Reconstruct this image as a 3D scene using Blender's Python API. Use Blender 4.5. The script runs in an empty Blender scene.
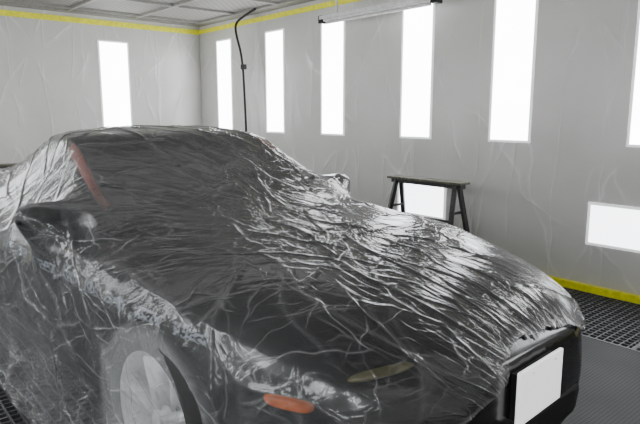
import bpy, bmesh, math, numpy as np
from mathutils import Vector, Matrix
from mathutils.bvhtree import BVHTree
R=np.random.RandomState(7)
LAT=R.rand(16,256,256)
def vn(x,y,seed=0):
    L=LAT[seed%16]; x=np.asarray(x)+seed*17.3+500; y=np.asarray(y)+seed*9.7+500
    xi=np.floor(x).astype(int); yi=np.floor(y).astype(int); fx=x-xi; fy=y-yi
    fx=fx*fx*(3-2*fx); fy=fy*fy*(3-2*fy)
    a=L[xi%256,yi%256]; b=L[(xi+1)%256,yi%256]; c=L[xi%256,(yi+1)%256]; d=L[(xi+1)%256,(yi+1)%256]
    return (a*(1-fx)+b*fx)*(1-fy)+(c*(1-fx)+d*fx)*fy
# ---------------------------------------------------------------- materials
class NT:
    def __init__(s,name):
        s.m=bpy.data.materials.new(name); s.m.use_nodes=True; s.t=s.m.node_tree; s.t.nodes.clear()
        s.out=s.n('ShaderNodeOutputMaterial')
    def n(s,typ,**k):
        nd=s.t.nodes.new(typ)
        for a,b in k.items(): setattr(nd,a,b)
        return nd
    def l(s,a,b): s.t.links.new(a,b)
    def math(s,op,a,b=None,clamp=False,c=None):
        nd=s.t.nodes.new('ShaderNodeMath'); nd.operation=op; nd.use_clamp=clamp
        for i,v in enumerate((a,b,c)):
            if v is None: continue
            if isinstance(v,(int,float)): nd.inputs[i].default_value=v
            else: s.l(v,nd.inputs[i])
        return nd.outputs[0]
    def ramp(s,fac,stops):
        nd=s.t.nodes.new('ShaderNodeValToRGB'); cr=nd.color_ramp
        while len(cr.elements)<len(stops): cr.elements.new(.5)
        for e,(p,c) in zip(cr.elements,stops): e.position=p; e.color=(c if len(c)==4 else (*c,1))
        s.l(fac,nd.inputs[0]); return nd.outputs[0]
    def noise(s,vec,scale,detail=2):
        nd=s.n('ShaderNodeTexNoise'); nd.inputs['Scale'].default_value=scale; nd.inputs['Detail'].default_value=detail; s.l(vec,nd.inputs['Vector']); return nd.outputs[0]
def simple(name,col,rough=.5,metal=0,coat=0,nscale=30,namt=.12,bump=0,spec=.5,emit=None,es=0):
    T=NT(name); p=T.n('ShaderNodeBsdfPrincipled'); p.inputs['Roughness'].default_value=rough; p.inputs['Metallic'].default_value=metal
    p.inputs['Coat Weight'].default_value=coat; p.inputs['Specular IOR Level'].default_value=spec
    tc=T.n('ShaderNodeTexCoord'); nz=T.n('ShaderNodeTexNoise'); nz.inputs['Scale'].default_value=nscale
    T.l(tc.outputs['Object'],nz.inputs['Vector'])
    c=T.ramp(nz.outputs[0],[(.3,tuple(v*(1-namt) for v in col)),(.7,tuple(min(1,v*(1+namt)) for v in col))])
    T.l(c,p.inputs['Base Color'])
    if emit: p.inputs['Emission Color'].default_value=(*emit,1); p.inputs['Emission Strength'].default_value=es
    T.l(p.outputs[0],T.out.inputs[0]); return T.m
M={}
M['paint']=simple('black_paint',(.008,.008,.009),.22,0,.15,5,spec=.35)
M['glass']=simple('dark_glass',(.008,.009,.011),.08,0,.0,spec=.35)
M['rubber']=simple('tyre_rubber',(.02,.02,.02),.8)
M['rim']=simple('alloy_silver',(.80,.80,.80),.5,.0)
M['red']=simple('red_pillar_primer',(.17,.045,.032),.5)
M['plate']=simple('plate_white_glow',(.92,.92,.92),.4,emit=(1,1,1),es=0.9,namt=.01)  # emission paints in the plate's overexposed white; it is no lamp
M['amber']=simple('amber_lens',(.6,.15,.04),.2)
M['lens']=simple('headlight_lens',(.20,.185,.08),.12,coat=1)
M['blackplastic']=simple('black_plastic',(.008,.008,.008),.6,spec=.25)
M['frame']=simple('panel_frame_white',(.7,.7,.69),.5)
M['bezel_bloom']=simple('panel_bezel_bloom',(.8,.8,.8),.4,emit=(.95,.97,1),es=.75)  # glowing frame imitates light bloom around the panels
M['yellow']=simple('yellow_tape',(.88,.86,.02),.55,namt=.12)
M['steel']=simple('grating_steel',(.10,.10,.105),.5,.5)
M['pit']=simple('pit_dark',(.008,.008,.008),.9)
M['bar']=simple('ceiling_bar',(.25,.245,.23),.5)
M['trestle']=simple('trestle_painted_metal',(.03,.03,.028),.5,nscale=60,namt=.5)
M['beige']=simple('overspray_board',(.10,.095,.07),.7,nscale=40,namt=.5)
def wallmat(name,axis):
    T=NT(name); p=T.n('ShaderNodeBsdfPrincipled'); tc=T.n('ShaderNodeTexCoord')
    sx=T.n('ShaderNodeSeparateXYZ'); T.l(tc.outputs['Object'],sx.inputs[0]); cb=T.n('ShaderNodeCombineXYZ')
    T.l(sx.outputs[1 if axis=='x' else 0],cb.inputs[0]); T.l(sx.outputs[2],cb.inputs[1]); P=cb.outputs[0]
    w=T.noise(P,.9,1); w2=T.noise(P,4,2); H=None; Ls=None
    for ax,az,fr,wa in ((1,.10,2.2,1.2),(1,-.28,2.9,1.4),(1,.55,1.9,1.6),(1,.02,5.5,1.6),(1,-1,1.3,1.6)):
        x=T.math('ADD',T.math('MULTIPLY',T.math('ADD',T.math('MULTIPLY',sx.outputs[1 if axis=='x' else 0],ax),T.math('MULTIPLY',sx.outputs[2],az)),fr),T.math('ADD',T.math('MULTIPLY',w,wa),T.math('MULTIPLY',w2,.22)))
        pp=T.math('PINGPONG',x,1.0)
        s=T.math('POWER',pp,20.0); H=s if H is None else T.math('ADD',H,s)
        ln=T.math('POWER',pp,60.0)
        Ls=ln if Ls is None else T.math('ADD',Ls,ln)
    mk2=T.ramp(T.noise(P,2.3,2),[(.40,(0,0,0)),(.62,(1,1,1))])
    f=T.math('MULTIPLY',T.math('MULTIPLY',Ls,mk2),.55,True)
    bl=T.ramp(T.noise(P,1.3,4),[(.3,(.55,.542,.522)),(.7,(.64,.632,.61))])
    c=T.n('ShaderNodeMixRGB'); T.l(f,c.inputs[0]); T.l(bl,c.inputs[1]); c.inputs[2].default_value=(.84,.84,.83,1); T.l(c.outputs[0],p.inputs['Base Color'])
    b=T.n('ShaderNodeBump'); b.inputs['Strength'].default_value=.4; b.inputs['Distance'].default_value=.02; T.l(T.math('ADD',T.math('MULTIPLY',H,mk2),T.math('MULTIPLY',T.noise(P,3,3),.6)),b.inputs['Height']); T.l(b.outputs[0],p.inputs['Normal'])
    p.inputs['Roughness'].default_value=.30; T.l(p.outputs[0],T.out.inputs[0]); return T.m
M['wallx']=wallmat('booth_wall_sheeted_x','x'); M['wally']=wallmat('booth_wall_sheeted_y','y')
def emis(name,s,col=(1,1,1)):
    T=NT(name); e=T.n('ShaderNodeEmission'); e.inputs['Color'].default_value=(*col,1)
    tc=T.n('ShaderNodeTexCoord'); T.l(T.math('ADD',T.math('MULTIPLY',T.noise(tc.outputs['Object'],3),s*.15),s*.92),e.inputs['Strength'])
    T.l(e.outputs[0],T.out.inputs[0]); return T.m
M['light']=emis('light_panel_glow',14.5,(.95,.98,1))
M['lightlow']=emis('lower_panel_glow',6,(.93,.97,1))
T=NT('perforated_floor'); p=T.n('ShaderNodeBsdfPrincipled'); tc=T.n('ShaderNodeTexCoord'); mp=T.n('ShaderNodeMapping'); mp.inputs['Scale'].default_value=(60,60,60)
T.l(tc.outputs['Object'],mp.inputs[0]); v=T.n('ShaderNodeTexVoronoi'); v.inputs['Randomness'].default_value=0; v.inputs['Scale'].default_value=1
T.l(mp.outputs[0],v.inputs['Vector'])
c=T.ramp(v.outputs['Distance'],[(.28,(.010,.010,.010)),(.36,(.055,.055,.057))])
mx=T.n('ShaderNodeMixRGB',blend_type='MULTIPLY'); mx.inputs[0].default_value=.6; T.l(c,mx.inputs[1]); T.l(T.noise(tc.outputs['Object'],4),mx.inputs[2]); T.l(mx.outputs[0],p.inputs['Base Color'])
p.inputs['Roughness'].default_value=.6; p.inputs['Specular IOR Level'].default_value=.3; T.l(p.outputs[0],T.out.inputs[0]); M['floor']=T.m
T=NT('ceiling_filter_mesh'); p=T.n('ShaderNodeBsdfPrincipled'); tc=T.n('ShaderNodeTexCoord'); mp=T.n('ShaderNodeMapping'); mp.inputs['Scale'].default_value=(15,15,15); mp.inputs['Rotation'].default_value=(0,0,.785)
T.l(tc.outputs['Object'],mp.inputs[0]); v=T.n('ShaderNodeTexVoronoi'); v.inputs['Randomness'].default_value=0; v.inputs['Scale'].default_value=1; T.l(mp.outputs[0],v.inputs['Vector'])
c=T.ramp(v.outputs['Distance'],[(.35,(.04,.038,.036)),(.5,(.26,.25,.235))]); T.l(c,p.inputs['Base Color']); p.inputs['Roughness'].default_value=.7
T.l(p.outputs[0],T.out.inputs[0]); M['ceil']=T.m
# car film: creased clear polythene
T=NT('car_masking_film'); at=T.n('ShaderNodeAttribute',attribute_name='fold'); ah=T.n('ShaderNodeAttribute',attribute_name='haze_sheen'); ac=T.n('ShaderNodeAttribute',attribute_name='crease'); uv=T.n('ShaderNodeTexCoord'); UVo=uv.outputs['UV']
sx=T.n('ShaderNodeSeparateXYZ'); T.l(UVo,sx.inputs[0])
def cn(sc,d):
    a=T.n('ShaderNodeTexNoise'); a.inputs['Scale'].default_value=sc; a.inputs['Detail'].default_value=d; T.l(UVo,a.inputs['Vector'])
    b=T.n('ShaderNodeSeparateXYZ'); T.l(a.outputs['Color'],b.inputs[0]); return b.outputs
sA=cn(1.4,1); sB=cn(8,2); sC=cn(4.3,1); sD=cn(9,1)
H=None;LN=None
for i,(du,dv,wa,wb,sh,wt) in enumerate(((1.0,7,2.0,.6,95,1.0),(-4.5,9,2.2,.7,80,.9),(5.5,8,2.2,.7,80,.9),(9,2,2.4,.9,85,.85),(2,19,2.5,1.3,50,.5),(-12,15,3,1.5,46,.5),(17,-6,3,1.6,46,.5),(7,30,3,2,30,.28),(-20,24,3,2,30,.28))):
    x=T.math('ADD',T.math('MULTIPLY',sx.outputs[0],du),T.math('MULTIPLY',sx.outputs[1],dv))
    x=T.math('ADD',T.math('ADD',x,T.math('MULTIPLY',sA[i%3],wa)),T.math('MULTIPLY',sB[(i+1)%3],wb))
    pp=T.math('PINGPONG',x,1.0); mk=T.ramp((sC if i<4 else sD)[i%3],[(.45,(.0,.0,.0)),(.56,(1,1,1))])
    h=T.math('MULTIPLY',T.math('POWER',pp,sh*.32),wt)
    h=T.math('MULTIPLY',h,T.math('ADD',T.math('MULTIPLY',mk,.93),.07))
    ln=T.math('MULTIPLY',T.math('MULTIPLY',T.math('POWER',pp,float(sh)),mk),wt)
    H=h if H is None else T.math('ADD',H,h); LN=ln if LN is None else T.math('ADD',LN,ln)
lines=T.math('MULTIPLY',T.math('MINIMUM',LN,1.0),ac.outputs['Fac'])
band=T.math('MULTIPLY',T.math('LESS_THAN',T.math('ABSOLUTE',T.math('SUBTRACT',sx.outputs[1],2.36)),.018),T.math('GREATER_THAN',sx.outputs[0],.95))
mpb=T.n('ShaderNodeMapping'); mpb.inputs['Scale'].default_value=(90,80,1); T.l(UVo,mpb.inputs[0])
nb=T.noise(mpb.outputs[0],1)
word=T.math('LESS_THAN',T.math('FRACT',T.math('MULTIPLY',sx.outputs[0],5.0)),.7)
ink=T.math('MULTIPLY',T.math('MULTIPLY',band,word),T.math('GREATER_THAN',nb,.5))
bp=T.n('ShaderNodeBump'); bp.inputs['Strength'].default_value=.75; bp.inputs['Distance'].default_value=.005
T.l(T.math('MULTIPLY',T.math('ADD',H,T.math('MULTIPLY',T.noise(UVo,22,2),.45)),ac.outputs['Fac']),bp.inputs['Height'])
tr=T.n('ShaderNodeBsdfTransparent'); tr.inputs[0].default_value=(.96,.96,.96,1)
df=T.n('ShaderNodeBsdfDiffuse')
cm=T.n('ShaderNodeMixRGB'); T.l(ink,cm.inputs[0]); cm.inputs[1].default_value=(.85,.86,.88,1); cm.inputs[2].default_value=(.30,.32,.36,1); T.l(cm.outputs[0],df.inputs['Color'])
lw=T.n('ShaderNodeLayerWeight'); lw.inputs[0].default_value=.2
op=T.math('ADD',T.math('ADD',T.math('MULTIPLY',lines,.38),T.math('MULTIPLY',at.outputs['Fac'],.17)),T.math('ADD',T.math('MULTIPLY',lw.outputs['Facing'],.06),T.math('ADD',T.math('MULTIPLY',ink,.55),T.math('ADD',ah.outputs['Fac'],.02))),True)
m2=T.n('ShaderNodeMixShader'); T.l(op,m2.inputs[0]); T.l(tr.outputs[0],m2.inputs[1]); T.l(df.outputs[0],m2.inputs[2])
gl=T.n('ShaderNodeBsdfGlossy'); gl.inputs['Roughness'].default_value=.19; T.l(bp.outputs[0],gl.inputs['Normal'])
fr=T.n('ShaderNodeFresnel'); fr.inputs[0].default_value=1.48; T.l(bp.outputs[0],fr.inputs['Normal'])
m3=T.n('ShaderNodeMixShader'); T.l(T.math('MULTIPLY',fr.outputs[0],1.0,True),m3.inputs[0]); T.l(m2.outputs[0],m3.inputs[1]); T.l(gl.outputs[0],m3.inputs[2])
T.l(m3.outputs[0],T.out.inputs[0]); M['cfilm']=T.m
# ---------------------------------------------------------------- mesh helpers
def link(o,parent=None):
    bpy.context.collection.objects.link(o)
    if parent: o.parent=parent
    return o
def mk(name,V,F,mats,parent=None,smooth=False,midx=None):
    me=bpy.data.meshes.new(name); me.from_pydata([tuple(map(float,v)) for v in V],[],[tuple(int(i) for i in f) for f in F]); 
    for m in (mats if isinstance(mats,list) else [mats]): me.materials.append(M[m])
    if midx is not None: me.polygons.foreach_set('material_index',np.array(midx,dtype=np.int32))
    if smooth: me.polygons.foreach_set('use_smooth',[True]*len(me.polygons))
    me.update(); return link(bpy.data.objects.new(name,me),parent)
class B:
    def __init__(s): s.V=[];s.F=[];s.I=[]
    def box(s,a,b,mi=0):
        n=len(s.V); x0,y0,z0=a;x1,y1,z1=b
        s.V+=[(x0,y0,z0),(x1,y0,z0),(x1,y1,z0),(x0,y1,z0),(x0,y0,z1),(x1,y0,z1),(x1,y1,z1),(x0,y1,z1)]
        for f in [(0,3,2,1),(4,5,6,7),(0,1,5,4),(1,2,6,5),(2,3,7,6),(3,0,4,7)]: s.F.append(tuple(n+i for i in f)); s.I.append(mi)
    def beam(s,p,q,w,h,mi=0):
        p=Vector(p);q=Vector(q);d=(q-p).normalized(); u=d.cross(Vector((0,0,1)))
        if u.length<.01: u=Vector((1,0,0))
        u.normalize(); v=d.cross(u); n=len(s.V)
        for c in (p,q):
            for a,b in((-1,-1),(1,-1),(1,1),(-1,1)): s.V.append(tuple(c+u*a*w/2+v*b*h/2))
        for f in [(0,1,2,3),(7,6,5,4),(0,4,5,1),(1,5,6,2),(2,6,7,3),(3,7,4,0)]: s.F.append(tuple(n+i for i in f)); s.I.append(mi)
    def rev(s,c,prof,axis='x',n=32,mi=0):
        b=len(s.V);k=len(prof)
        for i in range(n):
            a=2*math.pi*i/n
            for (x,r) in prof:
                if axis=='x': s.V.append((c[0]+x,c[1]+r*math.cos(a),c[2]+r*math.sin(a)))
                else: s.V.append((c[0]+r*math.cos(a),c[1]+r*math.sin(a),c[2]+x))
        for i in range(n):
            for j in range(k-1):
                s.F.append((b+i*k+j,b+((i+1)%n)*k+j,b+((i+1)%n)*k+j+1,b+i*k+j+1)); s.I.append(mi)
    def obj(s,name,mats,parent=None,smooth=False,bevel=0):
        o=mk(name,s.V,s.F,mats,parent,smooth,s.I)
        if bevel:
            m=o.modifiers.new('bevel','BEVEL'); m.width=bevel; m.segments=2; m.limit_method='ANGLE'
        return o
def empty(name):
    return link(bpy.data.objects.new(name,None))
def tube(name,pts,r,mat,parent=None):
    cu=bpy.data.curves.new(name,'CURVE'); cu.dimensions='3D'; cu.bevel_depth=r; cu.bevel_resolution=3
    sp=cu.splines.new('NURBS'); sp.points.add(len(pts)-1); sp.order_u=3; sp.use_endpoint_u=True
    for q,pp in zip(sp.points,pts): q.co=(*pp,1)
    cu.materials.append(M[mat]); return link(bpy.data.objects.new(name,cu),parent)
def gridobj(name,P,attrs,mat,keep=None,uv=None,parent=None):
    n,m=P.shape[:2]; idx=np.arange(n*m).reshape(n,m)
    F=np.stack([idx[:-1,:-1],idx[1:,:-1],idx[1:,1:],idx[:-1,1:]],-1).reshape(-1,4)
    V=P.reshape(-1,3); attrs={k:a.reshape(-1) for k,a in attrs.items()}
    UV=uv.reshape(-1,2)
    k=keep.reshape(-1); F=F[k[F].all(1)]; used=np.zeros(len(V),bool); used[F.reshape(-1)]=True
    mp=np.cumsum(used)-1; V=V[used]; attrs={k_:a[used] for k_,a in attrs.items()}; F=mp[F]; UV=UV[used]
    me=bpy.data.meshes.new(name); me.vertices.add(len(V)); me.vertices.foreach_set('co',V.astype(np.float32).ravel())
    me.loops.add(len(F)*4); me.loops.foreach_set('vertex_index',F.astype(np.int32).ravel())
    me.polygons.add(len(F)); me.polygons.foreach_set('loop_start',np.arange(0,len(F)*4,4,dtype=np.int32)); me.polygons.foreach_set('loop_total',np.full(len(F),4,np.int32))
    me.update(calc_edges=True); me.validate()
    me.polygons.foreach_set('use_smooth',np.ones(len(me.polygons),bool))
    for k_,a_ in attrs.items():
        a=me.attributes.new(k_,'FLOAT','POINT'); a.data.foreach_set('value',a_.astype(np.float32))
    l=me.uv_layers.new(name='UVMap'); l.data.foreach_set('uv',UV[F.reshape(-1)].astype(np.float32).ravel())
    me.materials.append(M[mat]); return link(bpy.data.objects.new(name,me),parent)
# ---------------------------------------------------------------- room
XR,XL,YB,YF,ZC=4.26,-1.05,7.6,-1.8,2.56
def slab(name,a,b,mat):
    q=B(); q.box(a,b); return q.obj(name,mat)
slab('wall_right',(XR,YF,0),(XR+.1,YB+.1,ZC),'wallx')
slab('wall_back',(XL-.1,YB,0),(XR,YB+.1,ZC),'wally')
slab('wall_left',(XL-.1,YF,0),(XL,YB,ZC),'wallx')
slab('wall_front',(XL-.1,YF-.1,0),(XR+.1,YF,ZC),'wally')
q=B(); q.box((XL-.1,YF-.1,ZC),(XR+.1,YB+.1,ZC+.08),0)
e=.12
q.box((XL,YF,ZC-.03),(XL+e,YB,ZC),1); q.box((XR-e,YF,ZC-.03),(XR,YB,ZC),1); q.box((XL+e,YB-e,ZC-.03),(XR-e,YB,ZC),1); q.box((XL+e,YF,ZC-.03),(XR-e,YF+e,ZC),1)
x=XL+e
while x<XR-e: q.box((x-.02,YF+e,ZC-.03),(x+.02,YB-e,ZC),1); x+=.84
y=YF+e
while y<YB-e: q.box((XL+e,y-.02,ZC-.028),(XR-e,y+.02,ZC),1); y+=.9
q.obj('ceiling',['ceil','bar'])
slab('floor',(XL-.1,YF-.1,-.25),(XR+.1,YB+.1,-.05),'pit')
slab('floor_plate',(.95,YF,-.05),(3.33,YB,0),'floor')
q=B()
for x0,x1 in((XL,.95),(3.33,XR)):
    for x in np.arange(x0+.02,x1,.045): q.box((x-.004,YF,-.03),(x+.004,YB,0))
    for y in np.arange(YF+.02,YB,.045): q.box((x0,y-.004,-.028),(x1,y+.004,-.002))
    q.box((x0,YF,-.05),(x0+.02,YB,.002)); q.box((x1-.02,YF,-.05),(x1,YB,.002))
    for y in np.arange(YF,YB,1.0): q.box((x0,y-.012,-.05),(x1,y+.012,.001))
q.obj('floor_grating','steel')
q=B(); q.box((XR-.012,YF,2.43),(XR,YB,2.485)); q.obj('trim_1','yellow')
q=B(); q.box((XL,YB-.012,2.42),(XR-.012,YB,2.485)); q.obj('trim_2','yellow')
q=B(); q.box((XR-.05,YF,.0),(XR,YB,.05)); q.obj('baseboard_right','yellow')
q=B(); q.box((XL,YB-.05,.0),(XR-.05,YB,.05)); q.obj('baseboard_back','yellow')
wn=0
def light_panel(axis,c,z0,z1,hw,mat='light',side=1):  # builds a wall light panel: lit pane in a frame, no glazing
    global wn; wn+=1; q=B(); f=.018
    def bx(u0,u1,a0,a1,d0,d1,mi):
        if axis=='x':
            xs=sorted((XR-d0,XR-d1)) if side==1 else sorted((XL+d0,XL+d1)); q.box((xs[0],u0,a0),(xs[1],u1,a1),mi)
        else: ys=sorted((YB-d0,YB-d1)); q.box((u0,ys[0],a0),(u1,ys[1],a1),mi)
    bx(c-hw,c+hw,z0,z1,0,.006,0)
    bx(c-hw-f,c-hw,z0-f,z1+f,0,.012,1); bx(c+hw,c+hw+f,z0-f,z1+f,0,.012,1)
    bx(c-hw,c+hw,z0-f,z0,0,.012,1); bx(c-hw,c+hw,z1,z1+f,0,.012,1)
    q.obj('light_panel_%d'%wn,[mat,'bezel_bloom'])
for c in (6.95,5.8,4.755,3.59,2.605,1.5,.4,-.7): light_panel('x',c,1.10,2.28,.17)
for c in (3.0,.2): light_panel('y',c,1.08,2.22,.18)
for c in (6.95,5.8,4.755,3.59,2.605,1.5,.4,-.7): light_panel('x',c,1.10,2.28,.17,side=-1)
for c in (1.63,3.50,5.4): light_panel('x',c,.37,.65,.27,'lightlow')
for c in (1.63,3.50,5.4): light_panel('x',c,.37,.65,.27,'lightlow',side=-1)
# ---------------------------------------------------------------- car
CX,Y0=1.62,.86
td=np.arange(-.5,5.0,.005)
def tab(ts,vs,sig):
    v=np.interp(td,ts,vs); k=np.exp(-.5*(np.arange(-60,61)*.005/sig)**2); k/=k.sum()
    v2=np.convolve(np.pad(v,60,mode='edge'),k,mode='valid'); return lambda t: np.interp(t,td,v2)
fw=tab([0,.03,.07,.13,.22,.4,.7,1,1.6,2.6,3.4,4.0,4.25,4.36,4.42],[.34,.47,.56,.63,.69,.76,.84,.87,.86,.855,.865,.83,.78,.70,.58],.02)
fzs=tab([0,.05,.15,.3,.6,.9,1.4,2.2,3.2,3.8,4.42],[.50,.57,.61,.65,.715,.755,.78,.78,.79,.79,.76],.05)
fzc=tab([0,.05,.15,.3,.6,.9,1.2,1.52,1.62,2.08,2.35,2.65,3.2,3.8,4.1,4.42],[.55,.63,.675,.71,.765,.81,.85,.895,.945,1.185,1.225,1.205,1.06,.92,.87,.82],.05)
fwt=tab([0,.2,.6,1.5,1.6,2.1,2.7,3.4,4.0,4.42],[.28,.45,.52,.58,.65,.57,.49,.42,.42,.4],.08)
fcr=tab([0,1.4,1.8,2.15,2.6,3.4,4.0],[.80,.80,.88,.94,.90,.86,.8],.08)
fzb=tab([0,.1,.4,4.0,4.42],[.22,.17,.16,.17,.28],.04)
def section(t):
    w,zs,zc,wt,zb=fw(t),fzs(t),fzc(t),fwt(t),fzb(t); cr=fcr(t)
    wb=max(w-.15,wt+.03); wb=min(wb,w-.05); wt=min(wt,wb-.03)
    ze=zs+(zc-zs)*cr; q=lambda k: zc-(zc-ze)*k
    H=[(0,zb),(w-.14,zb),(w-.04,zb+.04),(w-.005,zb+.14),(w,(zb+zs)/2),(w-.012,zs-.10),(w-.045,zs-.03),(w-.5*(w-wb)-.02,zs),
       (wb,zs+(zc-zs)*.06),(wb+(wt-wb)*.4,zs+(ze-zs)*.42),(wb+(wt-wb)*.88,zs+(ze-zs)*.9),(wt,ze),(wt*.88,q(.55)),(wt*.6,q(.2)),(wt*.3,q(.05)),(0,zc)]
    return H
TS=[0,.015,.035,.06,.09,.13,.17]+list(np.arange(.22,4.25,.05))+[4.27,4.32,4.36,4.39,4.42]
V=[];F=[];I=[];K=30
for t in TS:
    H=section(t); ring=[(a,b) for a,b in H]+[(-a,b) for a,b in H[-2:0:-1]]
    for a,b in ring: V.append((CX+a,Y0+t,b))
for i in range(len(TS)-1):
    t=(TS[i]+TS[i+1])/2
    for j in range(K):
        F.append((i*K+j,i*K+(j+1)%K,(i+1)*K+(j+1)%K,(i+1)*K+j)[::-1])
        jj=j if j<15 else 29-j; mi=0
        if jj>=11 and 1.66<t<2.12: mi=1
        elif jj==10 and 1.62<t<2.16: mi=2
        elif 8<=jj<=9 and 1.85<t<3.15 and not 2.72<t<2.78: mi=1
        elif jj>=12 and 3.15<t<3.85: mi=1
        elif jj<=2: mi=3
        I.append(mi)
F.append(tuple(range(K))); I.append(0); F.append(tuple(range((len(TS)-1)*K,len(TS)*K))[::-1]); I.append(0)
car=empty('car')
body=mk('body',V,F,['paint','glass','red','blackplastic'],car,True,I)
bm=bmesh.new(); bm.from_mesh(body.data); bmesh.ops.recalc_face_normals(bm,faces=bm.faces); bm.to_mesh(body.data)
bvh=BVHTree.FromBMesh(bm)
MC=[(CX+s*.88,Y0+1.74,.88) for s in(-1,1)]
for mc in MC:
    bmesh.ops.create_uvsphere(bm,u_segments=16,v_segments=10,radius=1,matrix=Matrix.Translation(mc)@Matrix.Diagonal((.10,.075,.06,1)))
bvh2=BVHTree.FromBMesh(bm); bm.free()
WY=(Y0+.87,Y0+3.36); WR=.315
cut=B()
for sx in(-1,1):
    for wy in WY: cut.rev((CX+sx*.80,wy,WR),[(-.22,.001),(-.22,.33),(.22,.33),(.22,.001)],'x',40)
cutter=cut.obj('cutter','blackplastic')
bm=bmesh.new(); bm.from_mesh(cutter.data); bmesh.ops.remove_doubles(bm,verts=bm.verts,dist=.003); bmesh.ops.recalc_face_normals(bm,faces=bm.faces); bm.to_mesh(cutter.data); bm.free()
ss=body.modifiers.new('s','SUBSURF'); ss.levels=1; ss.render_levels=1
bo=body.modifiers.new('b','BOOLEAN'); bo.object=cutter; bo.operation='DIFFERENCE'; bo.solver='EXACT'
dg=bpy.context.evaluated_depsgraph_get(); nm=bpy.data.meshes.new_from_object(body.evaluated_get(dg))
body.modifiers.clear(); body.data=nm; bpy.data.objects.remove(cutter)
def wheel(name,cx,cy,side):
    e=bpy.data.objects.new(name,None); link(e,car)
    q=B(); q.rev((cx,cy,WR),[(-.10*side,.22),(-.105*side,.29),(-.08*side,WR-.004),(.08*side,WR-.004),(.105*side,.29),(.10*side,.235),(.08*side,.22),(-.1*side,.22)],'x',48); q.obj('tyre','rubber',e,True)
    q=B(); q.rev((cx,cy,WR),[(.10*side,.238),(.09*side,.22),(.03*side,.21),(-.05*side,.20)],'x',48)
    q.rev((cx,cy,WR),[(.075*side,.001),(.075*side,.05),(.05*side,.055)],'x',24)
    for k in range(5):
        a=2*math.pi*k/5+.3
        for da in(-.12,.12):
            q.beam((cx+.06*side,cy+.04*math.cos(a),WR+.04*math.sin(a)),(cx+.075*side,cy+.22*math.cos(a+da),WR+.22*math.sin(a+da)),.055,.025)
    q.rev((cx,cy,WR),[(-.0*side,.02),(-.0*side,.16),(-.02*side,.16)],'x',32)
    q.obj('rim','rim',e,True)
for i,(sx,wy) in enumerate([(-1,WY[0]),(1,WY[0]),(-1,WY[1]),(1,WY[1])]): wheel('wheel_%d'%(i+1),CX+sx*.755,wy,sx)
def patch(name,c,d,u,ru,rv,mat,off=.006,pw=3,thick=0):
    c=Vector(c);d=Vector(d).normalized();u=Vector(u);u=(u-u.dot(d)*d).normalized();v=d.cross(u)
    Vv=[];Ff=[];nr,na=8,40
    for i in range(nr+1):
        for j in range(na):
            a=2*math.pi*j/na; r=i/nr; ca,sa=math.cos(a),math.sin(a); k=(abs(ca)**pw+abs(sa)**pw)**(-1/pw)
            p=c+u*(ru*r*k*ca)+v*(rv*r*k*sa); h=bvh.ray_cast(p-d*1.0,d)
            hit=h[0] if h[0] is not None else p
            o_=off+thick*math.sqrt(max(0,1-r*r)) if i<nr else -.006
            Vv.append(hit-d*o_)
    for i in range(nr):
        for j in range(na): Ff.append((i*na+j,i*na+(j+1)%na,(i+1)*na+(j+1)%na,(i+1)*na+j))
    return mk(name,Vv,Ff,mat,car,True)
for s,nm_ in((-1,'right'),(1,'left')):
    patch('headlight_'+nm_,(CX+s*.53,Y0+.17,.62),(-s*.2,.75,-.5),(1,s*.3,0),.10,.016,'lens',thick=.006,pw=2.3,off=.003)
    patch('turn_signal_'+nm_,(CX+s*.72,Y0+.34,.535),(-s*.8,.6,0),(-s*.6,-.8,0),.075,.016,'amber',thick=.006)
    mc=MC[0 if s<0 else 1]
    q=B(); q.beam((CX+s*.74,Y0+1.76,.80),(mc[0],mc[1],mc[2]-.02),.05,.03); q.obj('mirror_stalk_'+nm_,'blackplastic',car)
    bm=bmesh.new(); bmesh.ops.create_uvsphere(bm,u_segments=24,v_segments=14,radius=1)
    for v in bm.verts:
        yy=v.co.y*.065 if v.co.y<0.2 else .2*.065
        v.co=Vector((mc[0]+v.co.x*.09,mc[1]+yy,mc[2]+v.co.z*.052))
    me=bpy.data.meshes.new('mirror'); bm.to_mesh(me); bm.free(); me.materials.append(M['paint']); me.polygons.foreach_set('use_smooth',[True]*len(me.polygons)); link(bpy.data.objects.new('mirror_'+nm_,me),car)
patch('lower_intake',(CX,Y0+.02,.30),(0,1,0),(1,0,0),.42,.055,'blackplastic',thick=.0,off=.004,pw=5)
q=B(); q.box((CX-.155,Y0-.035,.39),(CX+.125,Y0-.022,.56),0)
for bx_ in (-.085,.06): q.rev((CX+bx_,Y0-.037,.545),[(0,.001),(0,.007)],'z',12,1)
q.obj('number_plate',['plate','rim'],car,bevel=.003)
q=B(); q.box((CX-.14,Y0-.022,.40),(CX+.11,Y0+.02,.545)); q.obj('plate_bracket','blackplastic',car)
for s in(-.3,.25):
    tube('wiper',[(CX+s,Y0+1.53,.905),(CX+s+.20,Y0+1.59,.94),(CX+s+.33,Y0+1.63,.955)],.008,'blackplastic',car)
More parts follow.
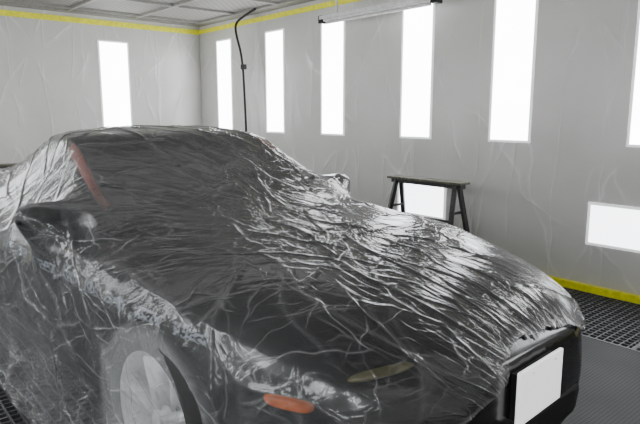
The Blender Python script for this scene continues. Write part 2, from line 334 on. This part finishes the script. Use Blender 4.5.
# ---------------------------------------------------------------- film cover
ZA=.35; YA,YBk=Y0+.95,Y0+3.5
def params(ns,nt):
    n=np.linspace(0,1,ns); Ltot=1.35+(YBk-YA)+1.25; s=n*Ltot
    phi=np.where(s<1.35,(1-s/1.35)*math.radians(86),np.where(s>1.35+YBk-YA,-(s-1.35-(YBk-YA))/1.25*math.radians(80),0))
    oy=np.clip(YA+(s-1.35),YA,YBk); th=np.radians(np.linspace(-32,212,nt))
    PH,TH=np.meshgrid(phi,th,indexing='ij'); OY,_=np.meshgrid(oy,th,indexing='ij'); S,_=np.meshgrid(s,th,indexing='ij')
    D=np.stack([np.cos(PH)*np.cos(TH),-np.sin(PH),np.cos(PH)*np.sin(TH)],-1)
    O=np.stack([np.full_like(OY,CX),OY,np.full_like(OY,ZA)],-1); return S,TH,PH,O,D
def cast(O,D):
    o=(O+D*3).reshape(-1,3); d=-D.reshape(-1,3); r=np.zeros(len(o))
    for i in range(len(o)):
        h=bvh2.ray_cast(Vector(o[i]),Vector(d[i]),3)
        r[i]=3-h[3] if h[0] is not None else .3
    return r.reshape(O.shape[:2])
ns,nt=140,120
S,TH,PH,O,D=params(ns,nt); rc=cast(O,D)+.006
rr=rc.copy()
dg_=np.degrees(np.abs(TH-math.pi/2))
fl=.92+.05*vn(S*1.5,TH*0,8)+.22*np.clip((dg_-109)/13,0,1)
hang=dg_>105
rr[hang]=np.maximum(rr,fl)[hang]; rmin=rr.copy()
for k in range(26):
    a=np.pad(rr,1,mode='edge'); av=(a[:-2,1:-1]+a[2:,1:-1]+a[1:-1,:-2]+a[1:-1,2:])/4; rr=np.maximum(rmin,av)
def up(A,n,m):
    i=np.linspace(0,A.shape[0]-1,n); j=np.linspace(0,A.shape[1]-1,m); i0=np.clip(i.astype(int),0,A.shape[0]-2); j0=np.clip(j.astype(int),0,A.shape[1]-2); fi=(i-i0)[:,None]; fj=(j-j0)[None]
    return (A[i0][:,j0]*(1-fi)+A[i0+1][:,j0]*fi)*(1-fj)+(A[i0][:,j0+1]*(1-fi)+A[i0+1][:,j0+1]*fi)*fj
N1,N2=760,600
S,TH,PH,O,D=params(N1,N2); r=up(rr,N1,N2)
for k in range(14):
    a=np.pad(r,1,mode='edge'); r=(a[:-2,1:-1]+a[2:,1:-1]+a[1:-1,:-2]+a[1:-1,2:])/4
r+=.006
u=S; v=TH*.85
W=[vn(u*1.3,v*1.3,1),vn(u*1.3,v*1.3,2),vn(u*6,v*6,3),vn(u*6,v*6,4)]
def cre(du,dv,wa,wb,seed,p):
    x=du*u+dv*v+wa*W[seed%2]+wb*W[2+seed%2]; pp=np.abs((x%2)-1); m=np.clip((vn(u*3.3,v*3.3,seed+5)-.42)*5,0,1); return pp**p*m
A1=cre(.8,6,1.8,.4,0,16); A2=cre(-4,7,1.8,.5,1,16); A3=cre(5,6,1.8,.5,2,16); A4=cre(8,2,2,.6,3,18); A5=cre(-9,12,2,.6,4,12)
sd=np.clip((np.abs(TH-math.pi/2)-math.radians(60))/math.radians(40),0,1)
P1=cre(3.5,1.4,2,.5,4,6); P2=cre(7,2.6,2.4,.6,5,8); P3=cre(5,-2.,2.4,.6,6,9)
disp=.008*A1+.007*A2+.007*A3+.006*A4+.003*A5+.006*vn(u*7,v*9,14)+sd*(.022*P1+.013*P2+.01*P3)
fold=np.clip(.45*A1**2+.4*A2**2+.4*A3**2+.35*A4**2+.2*A5**2+sd*(.6*P1**3+.55*P2**3+.5*P3**3),0,1.2)
P=O+D*(r+disp)[...,None]
z=P[...,2]; fz=.006+.03*vn(u*9,v*9,11)+.02*P1
P[...,2]=np.where(z<fz,fz,z); fold=np.where(z<fz,np.clip(fold+.25,0,1),fold)
dx=P[...,0]-CX; yy=P[...,1]
haze_sheen=.06*sd*vn(u*2,v*2,15)+.03*np.clip(vn(u*2.5,v*2.5,9)-.4,0,1)
haze_sheen+=.10*np.clip((P[...,2]-1.20)/.02,0,1)  # extra milkiness paints the roof's pale reflection into the film
dw=np.hypot(yy-WY[0],P[...,2]-WR); haze_sheen+=.13*np.clip((.34-dw)/.04,0,1)*(yy>WY[0]-.33)*np.clip((np.abs(dx)-.80)/.05,0,1)
fold*=1-.4*np.clip((yy-Y0-1.5)/.2,0,1)*(1-sd)
# film lies tauter (fewer creases) over the glass and roof and over the near front wing
crease=1-.5*np.clip((yy-Y0-1.45)/.2,0,1)*(1-sd)-.3*np.clip((-dx-.05)/.3,0,1)*np.clip((Y0+1.3-yy)/.3,0,1)+.15*(vn(u*2,v*2,6)-.5)
crease=np.clip(crease,.3,1)
ze=np.interp(dx,[-.9,-.7,-.3,-.2,-.16,0,.2,.5,.8,1],[.36,.41,.50,.54,.60,.62,.60,.50,.45,.42])+.03*(vn(u*6,v*6,12)-.5)
front=(PH>0)&(yy<Y0+.62)
ze=ze*np.clip((Y0+.62-yy)/.20,0,1)
keep=~(front&(P[...,2]<ze))
keep&=~((np.degrees(np.abs(TH-math.pi/2))>117+4*vn(u*4,v*0,13)))
edge=np.clip(1-(P[...,2]-ze)/.014,0,1)*front; fold=np.clip(fold+edge*1.5,0,2)
film=gridobj('plastic_film_cover',P,{'fold':fold,'haze_sheen':haze_sheen,'crease':crease},'cfilm',keep,np.stack([u,v],-1))
piv=Vector((CX,Y0,0)); RM=Matrix.Translation(piv)@Matrix.Rotation(math.radians(3),4,'Z')@Matrix.Translation(-piv)
car.matrix_world=RM; film.matrix_world=RM
# ---------------------------------------------------------------- trestle
def trestle(loc,rot):
    q=B(); q.box((-.07,-.39,.735),(.07,.39,.755),1); q.box((-.035,-.37,.70),(.035,.37,.735),0)
    for y_ in(-.31,.31):
        sy=.06*(1 if y_>0 else -1)
        for s_ in(-1,1): q.beam((s_*.03,y_,.72),(s_*.19,y_+sy,.0),.035,.035)
        q.beam((-.12,y_+sy*.6,.30),(.12,y_+sy*.6,.30),.025,.03); q.beam((-.08,y_,.50),(.08,y_,.50),.02,.02)
    q.beam((0,-.28,.42),(0,.28,.42),.02,.02)
    o=q.obj('work_trestle',['trestle','beige'],bevel=.003); o.location=loc; o.rotation_euler=(0,0,rot)
trestle((3.85,3.11,.015),0); trestle((1.42,7.05,.015),math.pi/2)
# ---------------------------------------------------------------- hose, fixture
h=empty('air_hose')
tube('hose_line',[(4.05,5.9,2.53),(4.07,6.15,2.49),(4.08,6.38,2.43),(4.07,6.36,2.3),(4.09,6.25,2.0),(4.09,6.22,1.5),(4.09,6.20,1.1),(4.09,6.20,.9),(4.08,6.2,.6)],.014,'blackplastic',h)
q=B(); q.box((4.07,6.20,1.86),(4.12,6.27,1.92)); q.obj('hose_clamp','blackplastic',h,bevel=.006)
lf=empty('ceiling_lamp_rail')
q=B(); q.box((3.98,3.2,2.255),(4.08,4.66,2.29),0); q.box((4.0,3.24,2.235),(4.06,4.62,2.255),0)
q.box((3.985,3.18,2.22),(4.075,3.24,2.295),1); q.box((3.985,4.62,2.22),(4.075,4.68,2.295),1)
for y in(3.4,4.45): q.box((4.02,y-.01,2.29),(4.04,y+.01,2.53),0)
q.obj('rail_body',['frame','blackplastic'],lf,bevel=.003)
tube('lamp_tube',[(4.03,3.27,2.222),(4.03,3.9,2.222),(4.03,4.6,2.222)],.013,'frame',lf)
for i,(x,y) in enumerate([(1.6,-.6),(1.6,3.2),(1.6,6.2)]):  # unseen fill lamps added below the ceiling for room ambience
    L=bpy.data.lights.new('ambient_fill','AREA'); L.shape='RECTANGLE'; L.size=3.2; L.size_y=.8; L.energy=7; L.color=(1,.98,.95)
    o=link(bpy.data.objects.new('ambient_fill',L)); o.location=(x,y,ZC-.04)
w=bpy.data.worlds.new('World'); bpy.context.scene.world=w; w.use_nodes=True; w.node_tree.nodes['Background'].inputs[0].default_value=(.5,.5,.5,1); w.node_tree.nodes['Background'].inputs[1].default_value=.2
cam=bpy.data.cameras.new('camera'); cam.lens=32.6; cam.sensor_width=36; cam.clip_start=.02
co=link(bpy.data.objects.new('camera',cam)); co.location=(0,0,1.3); co.rotation_euler=(math.radians(80.5),0,math.radians(-40.6))
bpy.context.scene.camera=co
